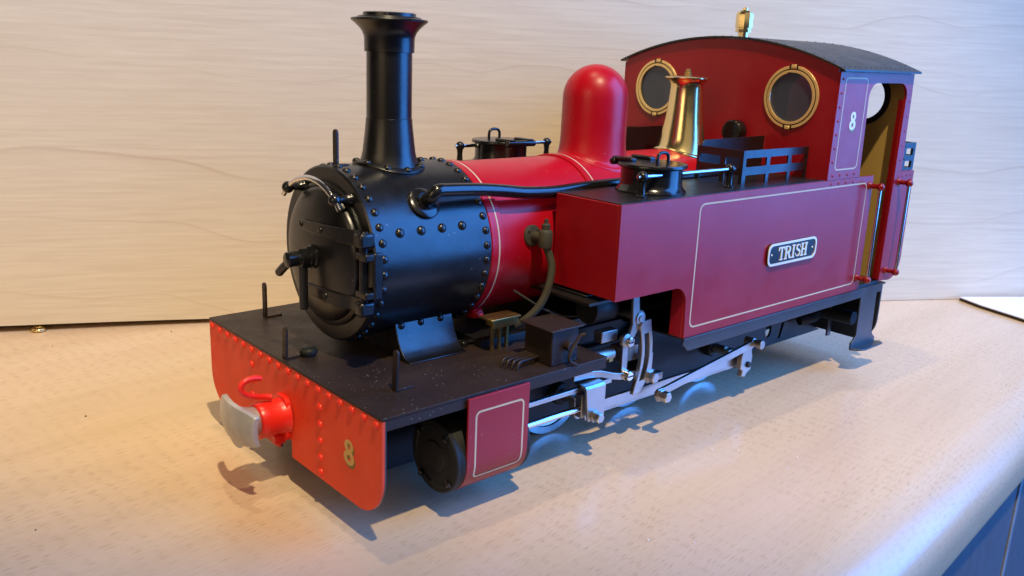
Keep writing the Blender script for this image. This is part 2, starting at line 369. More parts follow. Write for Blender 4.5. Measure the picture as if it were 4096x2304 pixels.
# warped plywood front of a box, standing on the worktop; the left end is propped up
BL = [(-130, 256), (-38, 215.5), (48, 176.5), (230, 86), (412, -9.5), (487, -54), (620, -138)]
def board_curve(n=60):
    P = [Vector(q) for q in BL]; out = []
    for i in range(1, len(P)-2):
        p0, p1, p2, p3 = P[i-1], P[i], P[i+1], P[i+2]
        for k in range(12):
            t = k/12; out.append(0.5*((2*p1)+(p2-p0)*t+(2*p0-5*p1+4*p2-p3)*t*t+(3*p1-p0-3*p2+p3)*t**3))
    return [P[0]] + out + [P[-2], P[-1]]
bc = board_curve()
box_ = empty('plywood_box', (230, 90, TZ)); tag(box_, 'plywood box with wavy birch grain standing behind the locomotive', 'box')
def ribbon_wall(name, curve, th, z0f, z1, mat):
    vs, fs, uv = [], [], []; d = 0; n = len(curve)
    base = W((230, 90, TZ))
    for i, c in enumerate(curve):
        t = (curve[min(i+1, n-1)]-curve[max(i-1, 0)]).normalized(); nr = Vector((-t.y, t.x))
        if i: d += (c-curve[i-1]).length
        q = c + nr*th
        for (pt, z) in ((c, z0f(d)), (c, z1), (q, z1), (q, z0f(d))): vs.append(W((pt.x, pt.y, z))-base); uv.append((d*MM, (z-TZ)*MM))
    for i in range(n-1):
        for k in range(4): fs.append((4*i+k, 4*i+(k+1) % 4, 4*i+4+(k+1) % 4, 4*i+4+k))
    fs.append((0, 1, 2, 3)); fs.append((4*n-4, 4*n-1, 4*n-2, 4*n-3))
    me = bpy.data.meshes.new(name); me.from_pydata(vs, [], fs); me.update()
    ul = me.uv_layers.new(name='UVMap')
    for lp in me.loops: ul.data[lp.index].uv = uv[lp.vertex_index]
    finish(me, mat, 30); return link(name, me, box_)
def lift(d):   # the bottom edge: about 4 mm clear of the worktop on the left, touching it on the right
    return TZ + max(0.30, 4.6 - d*0.0105)
ribbon_wall('front_panel', bc, 9, lift, 262, PLY)
back = [q + Vector((100, 178)) for q in bc]  # unseen back, top and ends added to keep the gap under the front dark
ribbon_wall('back_panel', back, 6, lambda d: TZ+0.05, 262, PLY)
gb = G()
for i in range(len(bc)-1):
    a, b = bc[i], bc[i+1]; c, d = back[i+1], back[i]
    gb.hexa([(a.x, a.y, 262.5), (b.x, b.y, 262.5), (c.x, c.y, 262.5), (d.x, d.y, 262.5), (a.x, a.y, 268), (b.x, b.y, 268), (c.x, c.y, 268), (d.x, d.y, 268)])
o = gb.build('top_panel', PLY, box_); o.location = -W((230, 90, TZ))
for nm, a, d in (('end_panel', bc[0], back[0]), ('end_panel', bc[-1], back[-1])):
    g = G(); t = (d-a).normalized(); nr = Vector((-t.y, t.x))*3; a2 = a+t*9.5; d2 = d-t*0.5
    g.hexa([(a2.x-nr.x, a2.y-nr.y, TZ+.1), (d2.x-nr.x, d2.y-nr.y, TZ+.1), (d2.x+nr.x, d2.y+nr.y, TZ+.1), (a2.x+nr.x, a2.y+nr.y, TZ+.1),
            (a2.x-nr.x, a2.y-nr.y, 262), (d2.x-nr.x, d2.y-nr.y, 262), (d2.x+nr.x, d2.y+nr.y, 262), (a2.x+nr.x, a2.y+nr.y, 262)])
    o = g.build(nm, PLY, box_); o.location = -W((230, 90, TZ))

# brass screw eye peeping out from under the box
g = G(); ring = [(-22.5+3.0*math.cos(a)*0.9, 209.3+3.0*math.sin(a), TZ+1.0) for a in [2*math.pi*i/24 for i in range(25)]]
g.tube(ring, 0.75, 12, 1); g.tube([(-20.8, 212, TZ+1.0), (-17, 219, TZ+1.2), (-14, 225, TZ+1.4)], 0.75, 12)
tag(g.build('screw_eye', BRASS), 'small brass screw eye under the left end of the plywood box', 'screw eye')

# pale card lying at the right behind the locomotive
card = empty('card_sheet', (440, -60, TZ)); tag(card, 'white sheet with a dark slab for its shadow, lying on the worktop at the far right', 'sheet')
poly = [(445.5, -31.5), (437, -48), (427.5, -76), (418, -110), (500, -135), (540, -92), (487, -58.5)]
for nm, z0, th, mt_ in (('shadow_slab', TZ+0.02, 1.9, DARK), ('white_face', TZ+1.95, 0.5, CARD)):  # dark slab stands in for the shadow under the raised sheet
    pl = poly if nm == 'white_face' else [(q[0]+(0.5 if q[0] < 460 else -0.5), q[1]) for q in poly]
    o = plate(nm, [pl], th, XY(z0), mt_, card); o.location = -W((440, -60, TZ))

# ------------------------------------------------------------------ the locomotive
LOCO = empty('model_locomotive'); tag(LOCO, 'red and black model tank locomotive named TRISH, number 8', 'locomotive')
ZC = 33.0; RS = 28.0; RB = 26.8

# --- running plate and front buffer beam
plate('running_plate', [rrect(-0.25, 89.7, -57, 57, 0.5, 2)], 0.9, XY(-0.9), FOOT, LOCO, 0.15)
for s in (-1, 1):
    G().box(1.4, 89.2, s*56.9 if s < 0 else 56.1, s*56.1 if s < 0 else 56.9, -4.0, -0.95).build('valance', FOOT, LOCO, 0.15)
zb = -31.6
bl = [(-57, -0.95)] + [(-57, -19)] + arc(-45, zb+12.5, 12, 180, 270, 8, 12.5) + [(-4.5, zb), (-4.5, -25.5), (4.5, -25.5), (4.5, zb)] + arc(45, zb+12.5, 12, 270, 360, 8, 12.5) + [(57, -19), (57, -0.95)]
beam = plate('buffer_beam', [bl], 0.9, YZ(-0.02), ORANGE, LOCO)
plate('beam_backing', [[(q[0]*0.999, q[1]*0.999-0.05) for q in bl]], 0.55, YZ(0.9), VALM, beam)
for k in range(18): rivet(beam, (0, 54.6-6.4*k, -2.6), (-1, 0, 0), 1.35, RIVR)
for s in (-1, 1):
    for z in (-8, -13.6, -19, -24.5, -29.3): rivet(beam, (0, s*23, z), (-1, 0, 0), 1.35, RIVR)

def eight_loops(cx, cy, h, wscale=1.0):
    def ray(a):
        best = 0
        for (ey, rx, ry) in ((0.745, 0.27, 0.255), (0.285, 0.32, 0.285)):
            dx, dy = math.cos(a)/rx*wscale**-1, math.sin(a)/ry; oy = (0.5-ey)/ry
            A = dx*dx+dy*dy; B = 2*dy*oy; C = oy*oy-1; D = B*B-4*A*C
            if D >= 0: best = max(best, (-B+math.sqrt(D))/(2*A))
        return best
    out = []
    for i in range(60):
        a = 2*math.pi*i/60; t = ray(a); out.append((cx+t*math.cos(a)*h, cy+(t*math.sin(a))*h))
    h1 = [(cx+q[0]*h*wscale, cy+(q[1]-0.5)*h) for q in circle(0, 0.745, 0.095, 20, 0.115)]
    h2 = [(cx+q[0]*h*wscale, cy+(q[1]-0.5)*h) for q in circle(0, 0.285, 0.115, 20, 0.125)]
    return [out, h1, h2]
plate('number_shadow', eight_loops(-40.3, -17.2, 8.0, 1.1), 0.06, YZ(-0.08), GREENT, beam)
plate('number_eight', eight_loops(-39.7, -16.4, 8.0, 1.1), 0.06, YZ(-0.16), GOLDT, beam)

# --- centre coupling
cp = plate('coupling_pocket', [rrect(-4.6, 4.6, -26.4, -11.2, 3.2, 5)], 1.6, YZ(-1.6), CRED, LOCO, 0.4)
G().lathe([(6.6, 0), (6.0, 1.2), (5.6, 3.0), (5.7, 6.5), (5.9, 9.2), (5.6, 9.6), (4.9, 9.7)], (-0.4, 0, -18.2), (-1, 0, 0), 32).build('sleeve', CRED, cp, ang=50)
G().box(-4.2, -0.5, -1.4, 1.4, -27.6, -24.6).build('drain_tab', CRED, cp, 0.3)
hook = [(-4.6, -0.6, -11.0), (-6.6, 0, -10.6), (-9.5, 0, -9.9), (-12.6, 0, -8.6), (-14.4, 0, -6.9), (-14.2, 0, -5.0), (-12.4, 0, -3.9), (-9.8, 0, -3.7), (-7.8, 0, -4.3)]
G().tube(hook, 0.95, 14, 5).build('hook', CRED, cp, ang=60)
bf = G(); secs = []
for i in range(17):
    y = -11.8 + 23.6*i/16; q = (y/11.8)
    x0 = -18.6 + 2.1*q*q; sec = []
    top = -10.8 - 0.9*q**4; bot = -22.4 + 1.2*q**4
    for k in range(9):
        t = k/8; z = top+(bot-top)*t; sec.append((x0 + 0.9*(2*t-1)**2, y, z))
    for k in range(9):
        t = 1-k/8; z = top+(bot-top)*t; sec.append((x0 + 0.9*(2*t-1)**2 + 1.8, y, z))
    secs.append(sec)
bf.loft(secs); bo = bf.build('buffer_face', ALU, cp, 0.25, 40)
G().lathe([(4.5, 0), (4.7, 1.5), (5.4, 3.6), (6.3, 5.4), (7.0, 6.6)], (-10.05, 0, -18.0), (-1, 0, 0), 28).build('buffer_neck', ALU, bo, ang=60)

# --- lamp irons, plug
def iron(x, y, z, h, lean=(0, 0), w=2.4, foot=6.5):
    o = plate('lamp_iron', [[(-w/2, 0), (w/2, 0), (w/2, h-w/2)] + arc(0, h-w/2, w/2, 0, 180, 8) + [(-w/2, h-w/2)]], 0.8,
              lambda u, v, q: (x+q+lean[0]*v, y+u+lean[1]*v, z+v), FOOT, LOCO, 0.12)
    if foot: G().box(x+0.75, x+foot, y-w/2, y+w/2, z, z+0.7).build('foot', FOOT, o, 0.12)
    return o
iron(16.0, 45.8, 0, 13.2); iron(1.1, 1.6, 0, 10.6, (0.02, -0.02)); iron(14.0, -41.5, 0, 12.9, (0.0, -0.07)); iron(19.4, 0.0, 60.7, 11.6, foot=4.5)
pk = G().lathe([(2.2, 0), (2.2, 0.6), (2.7, 0.8), (2.9, 1.4), (2.8, 2.2), (2.3, 2.7), (0.8, 2.9)], (9.0, 0, 0), n=28).build('plug_screw', RUBBER, LOCO, ang=40)
G().box(6.6, 11.4, -0.25, 0.25, 2.75, 3.0).build('slot', BLACK, pk)

# --- smokebox
sb = G().lathe([(20, 0), (27.6, 0), (28.2, 0.5), (28.2, 1.6), (RS, 1.7), (RS, 45.0), (RS-0.6, 45.4), (20, 45.5)], (16.4, 0, ZC), (1, 0, 0), 96).build('smokebox', CAST, LOCO, ang=30)
for a in range(0, 360, 10):
    t = math.radians(a+6.5); n_ = (0, -math.cos(t), math.sin(t))
    if -150 < a-360*(a > 180) < -40: pass
    for x in (19.7, 59.6): rivet(sb, (x, RS*n_[1], ZC+RS*n_[2]), n_, 1.35, CAST)
for s in (-1, 1):
    t = math.radians(21.6)
    for x in (26.4, 34.3, 42.3, 50.3): rivet(sb, (x, s*RS*math.cos(t), ZC+RS*math.sin(t)), (0, s*math.cos(t), math.sin(t)), 1.55, CAST)

# door
def door_x(r): return 14.6 - 3.6*math.sqrt(max(0, 1-(r/21.5)**2)) if r < 21.5 else 14.6
dp = [(0.02, 16.4-door_x(0))] + [(r, 16.4-door_x(r)) for r in (3, 6, 9, 12, 15, 17.5, 19.5, 20.8, 21.4)] + [(21.6, 1.2), (22.6, 1.1), (23.2, 0.8), (23.3, -0.1)]
door = G().lathe([(r, h) for r, h in dp], (16.4, 0, ZC), (-1, 0, 0), 80, cap0=False).build('smokebox_door', CAST, LOCO, ang=40)
for zz, tip in ((42.2, 8.0), (21.6, 6.0)):
    secs = []
    for i in range(15):
        y = tip - (tip+24.5)*i/14; r = math.hypot(y, zz-ZC); hw = 1.5+1.1*i/14
        if i == 0: hw = 0.7
        x = door_x(min(r, 21.4)) if r < 21.4 else 14.6
        x = min(x, 14.2)
        secs.append([(x-0.75, y, zz-hw), (x-0.75, y, zz+hw), (x+0.8, y, zz+hw), (x+0.8, y, zz-hw)])
    st = G().loft(secs).build('hinge_strap', CAST, door, 0.3)
    for y in (tip-1.2, tip-13.5):
        rivet(door, (door_x(math.hypot(y, zz-ZC))-0.7, y, zz), (-1, 0, 0), 1.05, CAST)
for z0, z1 in ((40.0, 44.6), (19.0, 23.6)): G().box(11.6, 16.8, -27.6, -23.2, z0, z1).build('hinge_knuckle', CAST, door, 0.9)
hb = G().box(12.4, 17.5, -29.0, -22.9, 36.3, 38.6).box(12.4, 17.5, -29.0, -22.9, 24.6, 26.9).box(15.2, 18.5, -29.3, -27.9, 24.4, 38.8).build('hinge_bracket', CAST, door, 0.5)
G().cyl((13.9, -25.6, 19.6), (13.9, -25.6, 44.9), 1.35).build('hinge_pin', GLOSS, door, 0.2)
dart = G().lathe([(3.9, 0), (3.9, 0.8), (3.4, 1.1), (3.4, 2.2), (2.9, 2.4), (2.9, 5.0), (2.5, 5.2), (2.5, 5.7), (2.4, 5.8), (2.4, 9.2), (2.0, 9.5)], (11.4, 0, ZC-0.3), (-1, 0, 0), 28).build('door_dart', GLOSS, door, ang=40)
G().tube([(7.6, -0.2, 31), (7.5, -0.3, 24), (7.5, -0.4, 16.0)], 1.45, 16, 2).build('handle', BLACK, door, 0.5)
G().tube([(3.9, 0.8, 32.0), (3.3, 4.0, 29.6), (3.0, 7.4, 26.8)], 1.4, 16, 2).build('handle', BLACK, door, 0.5)
hr = G()
def rim(t): return (10.7, -24.6*math.sin(t), ZC+24.6*math.cos(t))
hr.tube([rim(math.radians(a)) for a in range(-46, 47, 4)], 0.85, 14, 1)
ho = hr.build('front_handrail', CHROME, LOCO, ang=60)
for s in (-1, 1):
    t = math.radians(36.5); c = (10.7, s*24.6*math.sin(t), ZC+24.6*math.cos(t))
    g = G(); g.ball(c, 1.95); g.lathe([(1.2, 0), (1.1, 2.5), (1.6, 4.8), (1.9, 5.2), (1.9, 5.8)], c, (1, 0, 0), 18); g.build('knob', GLOSS, ho, ang=50)

# chimney with a base that follows the smokebox curve
def saddle_flare(name, cx, prof, R0, mat, parent, n=64, ang=50):
    """prof: (radius, blend, z): z is absolute; blend 0 follows the barrel of radius R0, 1 is level"""
    g = G(); secs = []
    for (r, b, z) in prof:
        sec = []
        for i in range(n):
            a = 2*math.pi*i/n; x = cx+r*math.cos(a); y = r*math.sin(a)
            zs = ZC+math.sqrt(max(0.0, R0*R0-y*y)); sec.append((x, y, zs*(1-b)+z*b + (0 if b > 0 else z)))
        secs.append(sec)
    g.loft(secs, True, True); return g.build(name, mat, parent, ang=ang)
ch = saddle_flare('chimney', 39.6, [(11.9, 0, -0.4), (12.0, 0, 0.6), (11.6, 0, 1.0), (10.6, 0, 1.35), (9.9, .18, 63), (9.2, .40, 64.4), (8.6, .66, 66.6), (8.15, .9, 69.4), (7.75, 1, 72.0), (7.55, 1, 74.3), (7.5, 1, 75.4), (7.32, 1, 75.5),
      (7.30, 1, 85), (7.30, 1, 96.0), (7.95, 1, 96.1), (8.0, 1, 100.2), (8.15, 1, 101.0), (8.7, 1, 102.3), (9.6, 1, 103.4), (10.9, 1, 104.6), (12.1, 1, 105.5), (12.2, 1, 105.9), (11.9, 1, 106.2), (10.2, 1, 106.5), (9.9, 1, 106.8), (9.4, 1, 106.95), (8.4, 1, 107.0), (8.35, 1, 107.9), (7.9, 1, 108.1), (6.6, 1, 108.1), (6.4, 1, 107.5), (6.3, 1, 80)], RS, CAST, LOCO, 72, 28)
for k in range(10):
    a = math.radians(18+36*k); x = 39.6+10.9*math.cos(a); y = 10.9*math.sin(a); z = ZC+math.sqrt(RS*RS-y*y)
    rivet(ch, (x, y, z+1.1), (0, y, z-ZC), 1.25, CAST)

# saddle under the smokebox
prof_ = [(17.5, 12.2), (18.2, 9.6), (19.4, 6.4), (21.0, 3.6), (23.0, 1.5), (25.0, 0.55), (26.2, 0.5), (26.2, 0.02), (14, 0.02), (12, 9.0)]
for s in (-1, 1):
    sd = G().loft([[(x, s*y, z) for y, z in prof_] for x in (30.5, 53.5)]).build('saddle', CAST, LOCO, 0.35)
    for x in (32.8, 40.5, 48.5): rivet(sd, (x, s*18.0, 10.6), (0, s, 0.25), 1.2, CAST)
G().box(33, 52, -13.9, 13.9, 0.02, 8).build('saddle_block', BLACK, LOCO)

# --- boiler
boiler = G().lathe([(20, 0), (RB, 0), (RB, 170), (20, 170)], (61.5, 0, ZC), (1, 0, 0), 96).build('boiler', BRED, LOCO, ang=30)
for x, wd in ((62.2, 5.4), (114.4, 4.6), (205, 4.0)):
    bd = G().lathe([(26, 0), (27.3, 0), (27.55, 0.25), (27.55, wd-0.25), (27.3, wd), (26, wd)], (x, 0, ZC), (1, 0, 0), 96).build('boiler_band', BRED, boiler, ang=30)
    G().lathe([(27.62, 0), (27.62, 0.6)], (x+wd*0.52, 0, ZC), (1, 0, 0), 96, False, False).build('gold_line', LINE, boiler)
g = G(); g.box(62.6, 66.4, -18.5, -14.5, 8.0, 11.5); g.cyl((64.5, -19.6, 10), (64.5, -13, 8.4), 1.7); g.build('band_clamp', BRED, boiler, 0.6)
dome = saddle_flare('dome', 136, [(16.2, 0, -0.3), (16.2, 0, 0.3), (15.5, 0, 0.7), (14.7, .12, 60.6), (14.0, .35, 61.6), (13.5, .62, 62.8), (13.15, .9, 64.6), (13.0, 1, 67), (12.95, 1, 75), (12.9, 1, 81.6)] +
      [(12.9*math.cos(t), 1, 81.6+12.9*math.sin(t)) for t in [math.radians(d) for d in (9, 18, 27, 36, 45, 54, 63, 72, 80, 86, 89.5)]], RB, BRED, LOCO, 72, 60)
valve = saddle_flare('safety_valve_cover', 193, [(13.4, 0, -0.2), (13.4, 0, 0.4), (12.6, 0, 1.0), (11.6, .2, 61.5), (10.6, .5, 63.4), (9.6, .85, 65.8), (8.9, 1, 68.6), (8.2, 1, 72.5), (7.7, 1, 77), (7.25, 1, 82), (7.0, 1, 85.6), (7.1, 1, 87.2), (7.8, 1, 88.6), (9.0, 1, 89.5), (9.7, 1, 89.8), (9.7, 1, 90.2), (9.2, 1, 90.4), (5, 1, 90.7), (2.0, 1, 90.8)], RB, BRASS, LOCO, 64, 45)
G().lathe([(1.5, 0), (1.5, 1.6), (1.1, 1.8), (1.1, 2.8), (0.6, 3.1)], (193, 0, 90.6), n=16).build('valve_stem', BRASSD, valve)
G().lathe([(5.2, 0), (5.2, 4.2), (4.6, 4.8), (2.5, 5)], (216.6, -11.5, 67.5), (-1, 0, 0), 28).build('turret', GLOSS, LOCO, 0.3)

# steam pipe, near and far side
for s in (-1, 1):
    t = math.radians(39.4); n_ = Vector((0, s*math.cos(t), math.sin(t))); c = Vector((38.2, 0, ZC)) + n_*RS
    sp = G().tube([c - n_*0.5, c + n_*2.0, (38.3, s*25.4, 53.2), (39.8, s*26.4, 55.2), (44, s*26.2, 55.2), (57, s*25.6, 54.4), (68, s*25.4, 53.2), (78, s*25.2, 51.9), (92, s*25.0, 51.2), (108, s*24.6, 51.7), (124, s*24.4, 51.8), (150, s*24.4, 52), (214, s*24.4, 52.0)], 2.15, 20, 5).build('steam_pipe', GLOSS, LOCO, ang=60)
    G().lathe([(5.4, -0.9), (5.4, 0.5), (5.0, 0.9), (3.0, 1.1), (2.8, 2.0)], c, n_, 32).build('flange', GLOSS, sp, ang=40)

# clack valve and feed pipe
for s in (-1, 1):
    cl = G().lathe([(1.0, 0), (2.3, 0.4), (2.5, 1.6), (2.4, 5.8), (2.1, 6.2), (1.5, 6.6), (1.5, 8.2), (1.1, 8.5), (0.75, 8.7), (0.7, 10.1)], (81.9, s*32.0, 33.4), n=24).build('clack_valve', OLIVE, LOCO, ang=40)
    G().cyl((81.2, s*32, 37.2), (80.6, s*25.8, 37.0), 1.7).build('stub', OLIVE, cl)
    fl = G().lathe([(3.7, 0), (3.7, 1.2), (3.3, 1.4)], (80.5, s*26.0, 37.0), (0, s, 0.08), 28).build('flange', OLIVE, cl, 0.15)
    for k in range(4):
        a = math.radians(45+90*k); rivet(cl, (80.5+2.8*math.cos(a), s*27.3, 37+2.8*math.sin(a)), (0, s, 0), 0.55, OLIVE)
    G().tube([(82.3, s*32.1, 33.8), (83.2, s*33.0, 31.0), (83.4, s*34.2, 27), (82.2, s*34.8, 22), (80.3, s*34.4, 16.6), (77.4, s*33.2, 12), (73.6, s*30.6, 8), (70, s*27, 4.6), (67, s*23, 0.6)], 1.35, 16, 5).build('feed_pipe', OLIVE, cl, ang=60)

# --- fittings on the running plate
bb = G().box(57.6, 70.4, -34.0, -27.0, 11.4, 12.2).build('brass_bracket', BRASSD, LOCO, 0.2)
G().box(58.6, 69.6, -33.6, -32.8, 8.9, 11.38).build('skirt', BRASSD, bb, 0.1)
for x in (61.2, 64.4, 67.6): G().box(x-0.5, x+0.5, -30.6, -29.6, 0.02, 9.6).build('leg', BRASSD, bb, 0.1)
G().box(59.6, 69.2, -32.75, -28.5, 9.2, 11.38).build('lid', BRASSD, bb, 0.2)
lb = G().box(66.4, 78.4, -53.6, -40.6, 0.02, 11.8).build('lubricator_box', FOOT, LOCO, 0.35)
G().box(65.0, 79.7, -54.9, -39.4, 11.85, 12.6).build('lid', FOOT, lb, 0.3)
g = G(); g.cyl((73.0, -53.4, 6.3), (73.0, -56.0, 6.3), 1.6); g.build('pivot', FOOT, lb, 0.2)
G().tube([(77.6, -57.4, 10.2), (76.2, -56.4, 9.6), (74.6, -56.2, 7.2), (72.4, -56.2, 4.4), (71.9, -56.3, 2.6), (72.6, -56.8, 1.2), (74.2, -57.6, 0.4)], 0.62, 12, 5).build('lever', FOOT, lb, ang=60)
for k in range(4):
    y = -43.8-1.75*k; x = 54.2+0.7*k
    G().tube([(x-0.6, y-0.15, 0.1), (x, y, 1.5), (x+1.4, y+0.3, 2.3), (x+6, y+0.9, 2.2), (x+13.0, y+2.0, 1.9)], 0.55, 10, 4).build('oil_pipe', FOOT, LOCO, ang=60)
for s in (1,):
    fb = G().box(66.4, 78.4, 40.6, 53.6, 0.02, 11.8).build('lubricator_box', FOOT, LOCO, 0.35); G().box(65.0, 79.7, 39.4, 54.9, 11.85, 12.6).build('lid', FOOT, fb, 0.3)
g = G(); g.lathe([(1.9, 0), (1.9, 1.6), (1.0, 1.9)], (56.5, -20.5, 0), n=20); g.cyl((56.5, -20.5, 0.9), (63, -21.5, 1.4), 0.7); g.build('drain_cock', GLOSS, LOCO, 0.2)

# --- side tanks
for s in (-1, 1):
    yo = 57.7
    def ysgn(u, v, w): return (u, s*(yo-w), v)
    prf = [(90.4, 51.3), (90.4, 19.0), (122.5, 19.0)] + arc(122.5, 12.6, 6.4, 90, 0, 8)[1:] + [(129.6, -0.9), (257.4, -0.9), (256.6, 51.4), (243.6, 51.4), (243.55, 51.3)]
    tk = plate('side_tank', [prf], 1.1, ysgn, MAROON, LOCO, 0.25)
    G().box(129.0, 216.8, min(s*56.65, s*51.1), max(s*56.65, s*51.1), -0.8, 19.1).build('lower_tank', MAROON, tk, 0.2)
    G().box(90.45, 216.8, min(s*56.65, s*27.5), max(s*56.65, s*27.5), 19.15, 51.25).build('upper_tank', MAROON, tk, 0.2)
    G().box(91.2, 216.6, min(s*57.0, s*28.0), max(s*57.0, s*28.0), 51.35, 51.6).build('tank_top', BLACK, tk, 0.05)
    off = lambda u, v, w: (u, s*(yo+0.05), v)
    # filler
    fx, fy = 123.6, s*41.5
    fo = G().lathe([(12.6, 0), (12.6, 0.6), (11.9, 1.3), (11.2, 2.2), (11.0, 3.0), (11.0, 8.4), (10, 8.5)], (fx, fy, 51.6), n=48).build('tank_filler', GLOSS, LOCO, ang=40)
    G().lathe([(11.6, 0), (12.4, 0.3), (12.5, 1.0), (12.2, 1.5), (9, 1.75), (2, 1.8)], (fx, fy, 60.15), n=48).build('lid', GLOSS, fo, ang=40)
    hg = G()
    for dx in (-5.2, 5.0): hg.box(fx+dx-1.6, fx+dx+1.6, fy+s*-13.4 if s > 0 else fy+4.0, fy-4.0 if s > 0 else fy+13.4, 61.7, 63.0)
    hg.cyl((fx-7.6, fy-s*12.6, 61.2), (fx+7.6, fy-s*12.6, 61.2), 1.3); hg.build('lid_hinge', GLOSS, fo, 0.4)
    G().tube([(fx-2.9, fy+s*4.6, 61.6), (fx-2.8, fy+s*4.6, 64.4), (fx-1.4, fy+s*4.6, 65.6), (fx+1.4, fy+s*4.6, 65.6), (fx+2.8, fy+s*4.6, 64.4), (fx+2.9, fy+s*4.6, 61.6)], 0.6, 12, 4).build('lid_handle', GLOSS, fo, ang=60)
    # tank rail
    rl = G().cyl((106, s*50.2, 58.6), (161, s*50.2, 58.6), 0.75, 16).build('tank_rail', CHROME, LOCO)
    for x in (108.4, 158.6):
        G().lathe([(2.0, 0), (2.0, 0.6), (1.3, 1.0), (1.1, 3.5), (1.3, 5.4)], (x, s*50.2, 51.6), n=20).ball((x, s*50.2, 58.6), 1.95).build('knob', GLOSS, rl, ang=50)
    # coal rail basket
    yo2, yi = s*48.0, s*25.6
    bk = empty_rail = None
    def rails(name, fm, L_, posts, parent, scallop=False):
        out = [(0, 0), (0, 13)] + ([] if not scallop else []) + [(L_, 13), (L_, 0)]
        outer = [(0, 3.4), (0, 13.0), (L_, 13.0), (L_, 3.4)]
        holes = []; xs = [0] + posts + [L_]
        for a, b in zip(xs[:-1], xs[1:]):
            holes.append(rrect(a+1.2, b-1.2, 6.6, 10.0, 0.5, 2))
        # legs below the middle bar
        pts = [(0, 13.0), (0, 0.0)]
        for q in xs:
            pass
        lower = [(0.0, 0.0), (1.6, 0.0), (1.6, 3.4)]
        for q in posts: lower += [(q-1.0, 3.4), (q-1.0, 0.0), (q+1.0, 0.0), (q+1.0, 3.4)]
        lower += [(L_-1.6, 3.4), (L_-1.6, 0.0), (L_, 0.0), (L_, 13.0), (0.0, 13.0)]
        return plate(name, [lower]+holes, 0.7, fm, BLACK, parent)
    bk = rails('coal_rail', lambda u, v, w: (170.6+u, yo2-s*w, 51.62+v), 45.6, [16.5, 32], LOCO)
    rails('front_rail', lambda u, v, w: (169.85+w, yo2-s*u, 51.62+v), 22.0, [9.5], bk)
    plate('inner_plate', [[(0, 0), (44, 0), (44, 15.4), (3, 15.0)] + arc(3, 12, 3, 90, 180, 5)], 0.7, lambda u, v, w: (172+u, yi+s*w, 51.62+v), BLACK, bk, 0.1)
    # lining on the tank side
    ribbon('lining', rrect(132.3, 251.4, 2.8, 48.4, 2.6, 5), 0.62, off, LINE, tk)
    # nameplate
    def pm(u, v, w): return (u, s*(yo+0.05+w), v)
    npl = plate('nameplate', [rrect(177.6, 213.2, 19.8, 28.9, 3.0, 6)], 0.8, pm, PLATEB, LOCO, 0.1)
    def pm2(u, v, w): return (u, s*(yo+0.82+w), v)
    plate('rim', [rrect(177.6, 213.2, 19.8, 28.9, 3.0, 6), rrect(178.5, 212.3, 20.7, 28.0, 2.3, 6)], 0.35, pm2, LETTER, npl)
    T_ = [[(0.22, 0), (.58, 0), (.58, .07), (.48, .1), (.48, .9), (.62, .9), (.7, .72), (.76, .72), (.76, 1), (.04, 1), (.04, .72), (.1, .72), (.18, .9), (.32, .9), (.32, .1), (.22, .07)]]
    I_ = [[(0.05, 0), (.4, 0), (.4, .07), (.31, .1), (.31, .9), (.4, .93), (.4, 1), (.05, 1), (.05, .93), (.14, .9), (.14, .1), (.05, .07)]]
    H_ = [[(0, 0), (.33, 0), (.33, .07), (.25, .1), (.25, .46), (.52, .46), (.52, .1), (.44, .07), (.44, 0), (.77, 0), (.77, .07), (.69, .1), (.69, .9), (.77, .93), (.77, 1), (.44, 1), (.44, .93), (.52, .9), (.52, .56), (.25, .56), (.25, .9), (.33, .93), (.33, 1), (0, 1), (0, .93), (.08, .9), (.08, .1), (0, .07)]]
    Rr = [[(0, 0), (.33, 0), (.33, .07), (.25, .1), (.25, .44), (.36, .44), (.54, .06), (.62, 0), (.8, 0), (.8, .07), (.73, .1), (.55, .47), (.66, .55), (.7, .72), (.66, .88), (.54, .97), (.4, 1), (0, 1), (0, .93), (.08, .9), (.08, .1), (0, .07)], [(.25, .53), (.4, .54), (.5, .62), (.52, .72), (.5, .84), (.4, .91), (.25, .91)]]
    sp_ = [(.58, .70), (.53, .90), (.34, .95), (.15, .84), (.16, .66), (.36, .53), (.54, .40), (.54, .18), (.34, .05), (.13, .11), (.05, .30)]; wd_ = [.05, .05, .06, .10, .13, .15, .13, .10, .06, .05, .05]
    lft, rgt = [], []
    for i, q in enumerate(sp_):
        d = Vector(sp_[min(i+1, 10)])-Vector(sp_[max(i-1, 0)]); nn = Vector((-d.y, d.x)).normalized()*wd_[i]/1.6
        lft.append((q[0]+nn.x, q[1]+nn.y)); rgt.append((q[0]-nn.x, q[1]-nn.y))
    S_ = [lft + rgt[::-1]]
    hgt = 5.4; adv = {'T': .74, 'R': .80, 'I': .46, 'S': .66, 'H': .8}; GL = {'T': T_, 'R': Rr, 'I': I_, 'S': S_, 'H': H_}
    wid = sum(adv[c] for c in 'TRISH')*hgt*1.16; cx_ = 195.4 - wid/2
    for c in 'TRISH':
        def lm(u, v, w, cx_=cx_): 
            xx = cx_+u*hgt*1.16
            return ((xx if s < 0 else 2*195.4-xx), s*(yo+0.84+w), 21.65+v*hgt)
        me = plate_mesh('letter', GL[c], 0.35, lm, LETTER); link('letter', me, npl); cx_ += adv[c]*hgt*1.16
    for x in (180.4, 210.4): rivet(npl, (x, s*(yo+0.84), 24.4), (0, s, 0), 0.45, LETTER)

